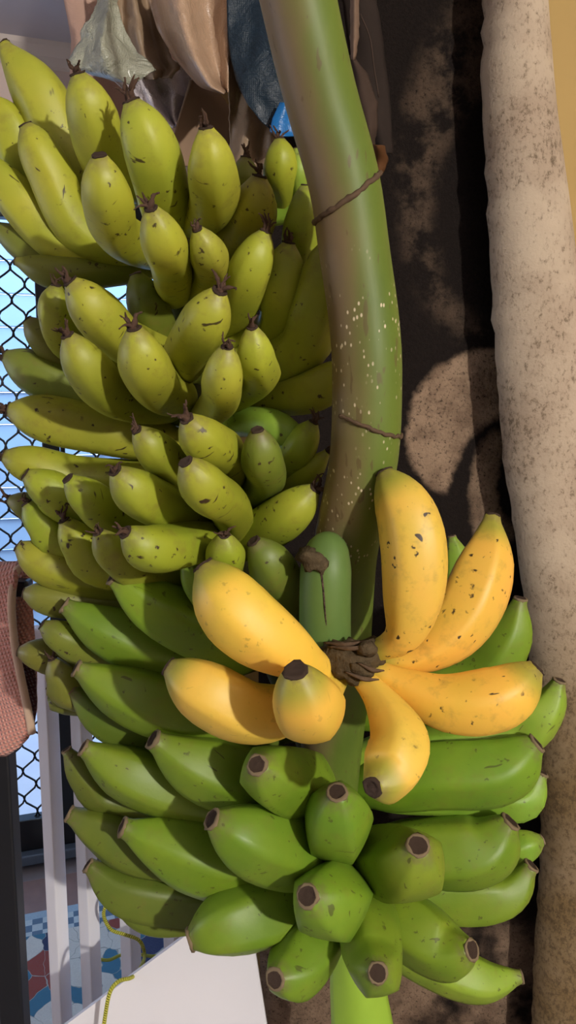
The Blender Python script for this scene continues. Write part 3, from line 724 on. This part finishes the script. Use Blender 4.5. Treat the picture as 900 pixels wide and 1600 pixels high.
# --- the ripe hand in front of the stalk
YB_ = dict(ripe=True, neck=1.45, rem=False, rim=False)
banana([(318, 884, .56), (374, 960, .55), (440, 1010, .556), (505, 1045, .583), (535, 1030, .60)], 62, YEL, scars=.25, ridge=.35, blunt=True, **YB_)
banana([(264, 1042, .575), (325, 1082, .565), (405, 1116, .575), (490, 1090, .60), (535, 1040, .605)], 54, YEL, scars=.15, ridge=.55, blunt=True, **YB_)
banana([(462, 1048, .486), (478, 1096, .502), (490, 1108, .535), (510, 1085, .575), (540, 1035, .60)], 65, YEL, scars=.15, ridge=.28, blunt=True, **YB_)
banana([(600, 738, .585), (640, 815, .57), (649, 900, .565), (634, 985, .57), (600, 1012, .58), (560, 1022, .59)], 51, YEL, scars=.95, ridge=.35, blunt=True, **YB_)
banana([(769, 806, .63), (757, 880, .615), (715, 975, .60), (640, 1028, .595), (565, 1022, .60)], 48, YEL, scars=.8, ridge=.75, **YB_)
banana([(838, 1044, .565), (780, 1090, .562), (700, 1098, .568), (625, 1068, .58), (555, 1030, .592)], 52, YEL, scars=.85, ridge=.4, blunt=True, **YB_)
banana([(582, 1230, .498), (606, 1210, .515), (624, 1160, .535), (594, 1095, .565), (550, 1040, .592)], 57, YEL, scars=.45, ridge=.55, blunt=True, **YB_)
# pale bract hanging below the last fingers
M_BRACT = simple('bract', srgb(150, 186, 60), .5, .4, .08, 12)
sheet('bract', [(1440, 530, 580), (1490, 519, 592), (1540, 518, 600), (1600, 520, 612), (1680, 530, 620), (1760, 560, 600)], lambda u, v: .735-.02*math.sin(PI*u), M_BRACT, bunch, nu=14, nv=20, thick=.005)

# ================================================================== things at lower left
M_WHT = simple('white_paint', srgb(232, 230, 236), .55, .4, .03, 10)
# white slatted gate
GY = 1.05
gate = empty('slatted_gate', (at(90, 1500, GY).x, GY, 0)); tag(gate, 'white slatted wooden gate standing behind the bananas', 'gate')
gz = at(90, 1010, GY).z; gr = math.radians(-32)
ga = at(84, 1500, GY)
xs = [at(x, 1500, GY).x for x in (93, 142, 205, 272, 340)]
sv, sf = box_data(.023, .023, gz-.06, bev=.002); sme = mesh('slat', sv, sf, M_WHT, smooth=False)
for x in xs:
    s_ = link('slat', sme, (x, GY, .06+(gz-.06)/2), gate); s_.rotation_euler.z = gr
box('top_rail', M_WHT, (xs[-1]-xs[0]+.04, .03, .03), ((xs[0]+xs[-1])/2, GY, gz+.014), gate, 0, .004)
box('bottom_rail', M_WHT, (xs[-1]-xs[0]+.04, .03, .05), ((xs[0]+xs[-1])/2, GY, .03), gate, 0, .004)
# black stand with the pink towel over it
TYB = .93
stz = at(10, 888, TYB).z
rack = empty('towel_stand', (at(5, 1400, TYB).x, TYB, 0)); tag(rack, 'black metal stand under the pink towel', 'stand')
px0 = at(8, 1400, TYB).x
box('post', M_BLK, (.034, .03, stz-.02), (px0-.004, TYB+.02, (stz-.02)/2), rack, 0, .003)
box('rail', M_BLK, (.50, .022, .022), (at(38, 895, TYB).x-.25, TYB+.02, stz-.03), rack, 0, .004)
box('foot', M_BLK, (.04, .15, .025), (px0-.004, TYB+.02, .0125), rack, 0, .004)
box('post', M_BLK, (.034, .03, stz-.02), (px0-.40, TYB+.02, (stz-.02)/2), rack, 0, .003)
box('foot', M_BLK, (.04, .15, .025), (px0-.40, TYB+.02, .0125), rack, 0, .004)
def towel_material(name, c1, c2):
    s = NT(name); g = s.n('ShaderNodeNewGeometry').outputs['Position']
    r = s.n('ShaderNodeMapping', {'Vector': g, 'Rotation': (0, .35, 0), 'Scale': (1, 0, 1)}).outputs[0]
    w1 = s.n('ShaderNodeTexWave', {'Vector': r, 'Scale': 62.0, 'Distortion': .4}, bands_direction='X').outputs[1]
    w2 = s.n('ShaderNodeTexWave', {'Vector': r, 'Scale': 62.0, 'Distortion': .4}, bands_direction='Z').outputs[1]
    k = s.math('MULTIPLY', w1, w2); s.bump(k, .8, .004)
    return s.done(s.mix(k, c1, c2), .95, .1, **{'Sheen Weight': .3})
M_TOW = towel_material('pink_waffle', srgb(210, 144, 130), srgb(240, 184, 168)); M_MAR = towel_material('maroon_waffle', srgb(78, 44, 50), srgb(104, 62, 64))
M_BIND = simple('cream_binding', srgb(206, 176, 152), .85, .2, .08, 80)
tw = empty('towel', at(0, 1170, TYB)); tag(tw, 'pink waffle towel with cream binding hung over a black stand', 'towel')
sheet('front_fold', [(880, -120, 30), (900, -120, 26), (940, -120, 20), (1000, -120, 24), (1060, -120, 34), (1110, -120, 44), (1140, -120, 50), (1152, -120, 44), (1165, -120, 30), (1178, -120, 10)], lambda u, v: TYB-.018-.012*math.sin(u*7+v*2)-.012*v+.028*max(0, 1-v*14), M_TOW, tw, wob=.004, wseed=61, thick=.006)
sheet('back_fold', [(878, -60, 44), (900, -60, 50), (940, -60, 52), (1000, -60, 54), (1060, -60, 58), (1110, -60, 58), (1135, -60, 54)], lambda u, v: TYB+.052-.008*math.sin(u*9+v*2), M_TOW, tw, wob=.004, wseed=66, thick=.005)
sheet('lining', [(1020, 18, 48), (1060, 24, 56), (1100, 30, 57), (1125, 36, 54), (1148, 42, 46)], lambda u, v: TYB+.038-.01*u, M_MAR, tw, nu=10, nv=16, thick=.003)
tube('binding', M_BIND, [at(36, 884, TYB-.002), at(24, 896, TYB-.016), at(18, 940, TYB-.03), at(22, 1000, TYB-.034), at(33, 1060, TYB-.038), at(44, 1112, TYB-.042), at(50, 1146, TYB-.042)], .0052, 40, 8, tw)
# white board leaning at the bottom
WB = [(70, 1626), (298, 1456), (345, 1462), (398, 1478), (432, 1700), (440, 1900), (60, 1900)]
WY = .90
pv = [at(x, y, WY+(1456-y)*.00018) for x, y in WB]; c0 = pv[0].copy()
th = Vector((0, .006, 0)); n = len(pv)
wbv = [p-c0 for p in pv]+[p-c0+th for p in pv]
wbf = [tuple(range(n))[::-1], tuple(range(n, 2*n))]+[(i, (i+1) % n, n+(i+1) % n, n+i) for i in range(n)]
tag(link('white_board', mesh('white_board', wbv, wbf, M_WHT, smooth=False), c0), 'plain white board with a slanting top edge below the bananas', 'board')
# yellow cord
def cord_material():
    s = NT('yellow_cord'); u = s.sep(s.uv())
    w_ = s.math('SINE', s.math('ADD', s.math('MULTIPLY', u[1], 900.0), s.math('MULTIPLY', u[0], 2*PI)))
    s.bump(w_, .8, .002); return s.done(s.mix(s.ramp(w_, (-.8, .4)), srgb(188, 186, 60), srgb(222, 220, 96)), .6, .3)
cy = GY-.035
tag(tube('cord', cord_material(), [at(158, 1640, WY-.055), at(164, 1590, WY-.05), at(172, 1550, WY-.045), at(186, 1533, WY-.035), at(204, 1528, WY-.02), at(216, 1518, WY+.02), at(226, 1494, cy), at(218, 1470, cy), at(194, 1460, cy), at(173, 1452, cy), at(162, 1430, cy), at(168, 1411, cy), at(182, 1406, cy), at(206, 1402, cy+.0)], .0026, 120, 8), 'yellow green braided cord hanging over the white board', 'cord')
tag(tube('cord', cord_material(), [at(150, 1498, GY+.04), at(170, 1500, GY+.04), at(190, 1492, GY+.04), at(215, 1491, GY+.035), at(240, 1494, GY+.035), at(275, 1488, GY+.035), at(300, 1470, GY+.04)], .0026, 60, 8), 'yellow green cord end passing behind the gate slats', 'cord')
# patterned floor rug
def rug_material():
    s = NT('patterned_rug'); o = s.obj(); n = s.noise(o, 240, 2)
    d = s.scalev(o, (1, 1, 1)); wob = s.n('ShaderNodeTexNoise', {'Vector': o, 'Scale': 14.0}).outputs[1]
    d = s.n('ShaderNodeVectorMath', {0: o, 1: s.scalev(wob, (.06, .06, 0))}, operation='ADD').outputs[0]
    v = s.vor(s.scalev(d, (1, .55, 0)), 22); r = s.sep(v.outputs['Color'])
    col = srgb(196, 192, 184)
    col = s.mix(s.math('GREATER_THAN', r[0], .66), col, srgb(62, 108, 132)); col = s.mix(s.math('GREATER_THAN', r[1], .78), col, srgb(134, 66, 56))
    col = s.mix(s.math('GREATER_THAN', r[2], .82), col, srgb(48, 54, 84))
    e = s.vor(s.scalev(d, (1, .55, 0)), 22, 'DISTANCE_TO_EDGE').outputs['Distance']
    col = s.mix(s.math('LESS_THAN', e, .012), col, srgb(150, 150, 144))
    y = s.sep(o)[1]                                   # the border along the door side
    band = s.math('GREATER_THAN', y, RUGW/2-.10); chk = s.n('ShaderNodeTexChecker', {'Vector': s.scalev(o, (1, 1, 0)), 'Scale': 36.0, 'Color1': srgb(92, 112, 132), 'Color2': srgb(176, 186, 190)}).outputs[0]
    col = s.mix(band, col, chk); col = s.mix(s.math('GREATER_THAN', y, RUGW/2-.032), col, srgb(150, 168, 180))
    col = s.mix(s.math('MULTIPLY', n, .3), col, srgb(90, 96, 104)); s.bump(n, .4, .003)
    return s.done(col, .95, .1)
RUGW = 1.0
rc = on_floor(105, 1424) + NRM*(RUGW/2) + E*.1
rg = box('floor_rug', rug_material(), (1.9, RUGW, .012), (rc.x, rc.y, .0125), None, YAW, .003); tag(rg, 'blue cream and rust patterned rug on the tiled floor', 'rug')
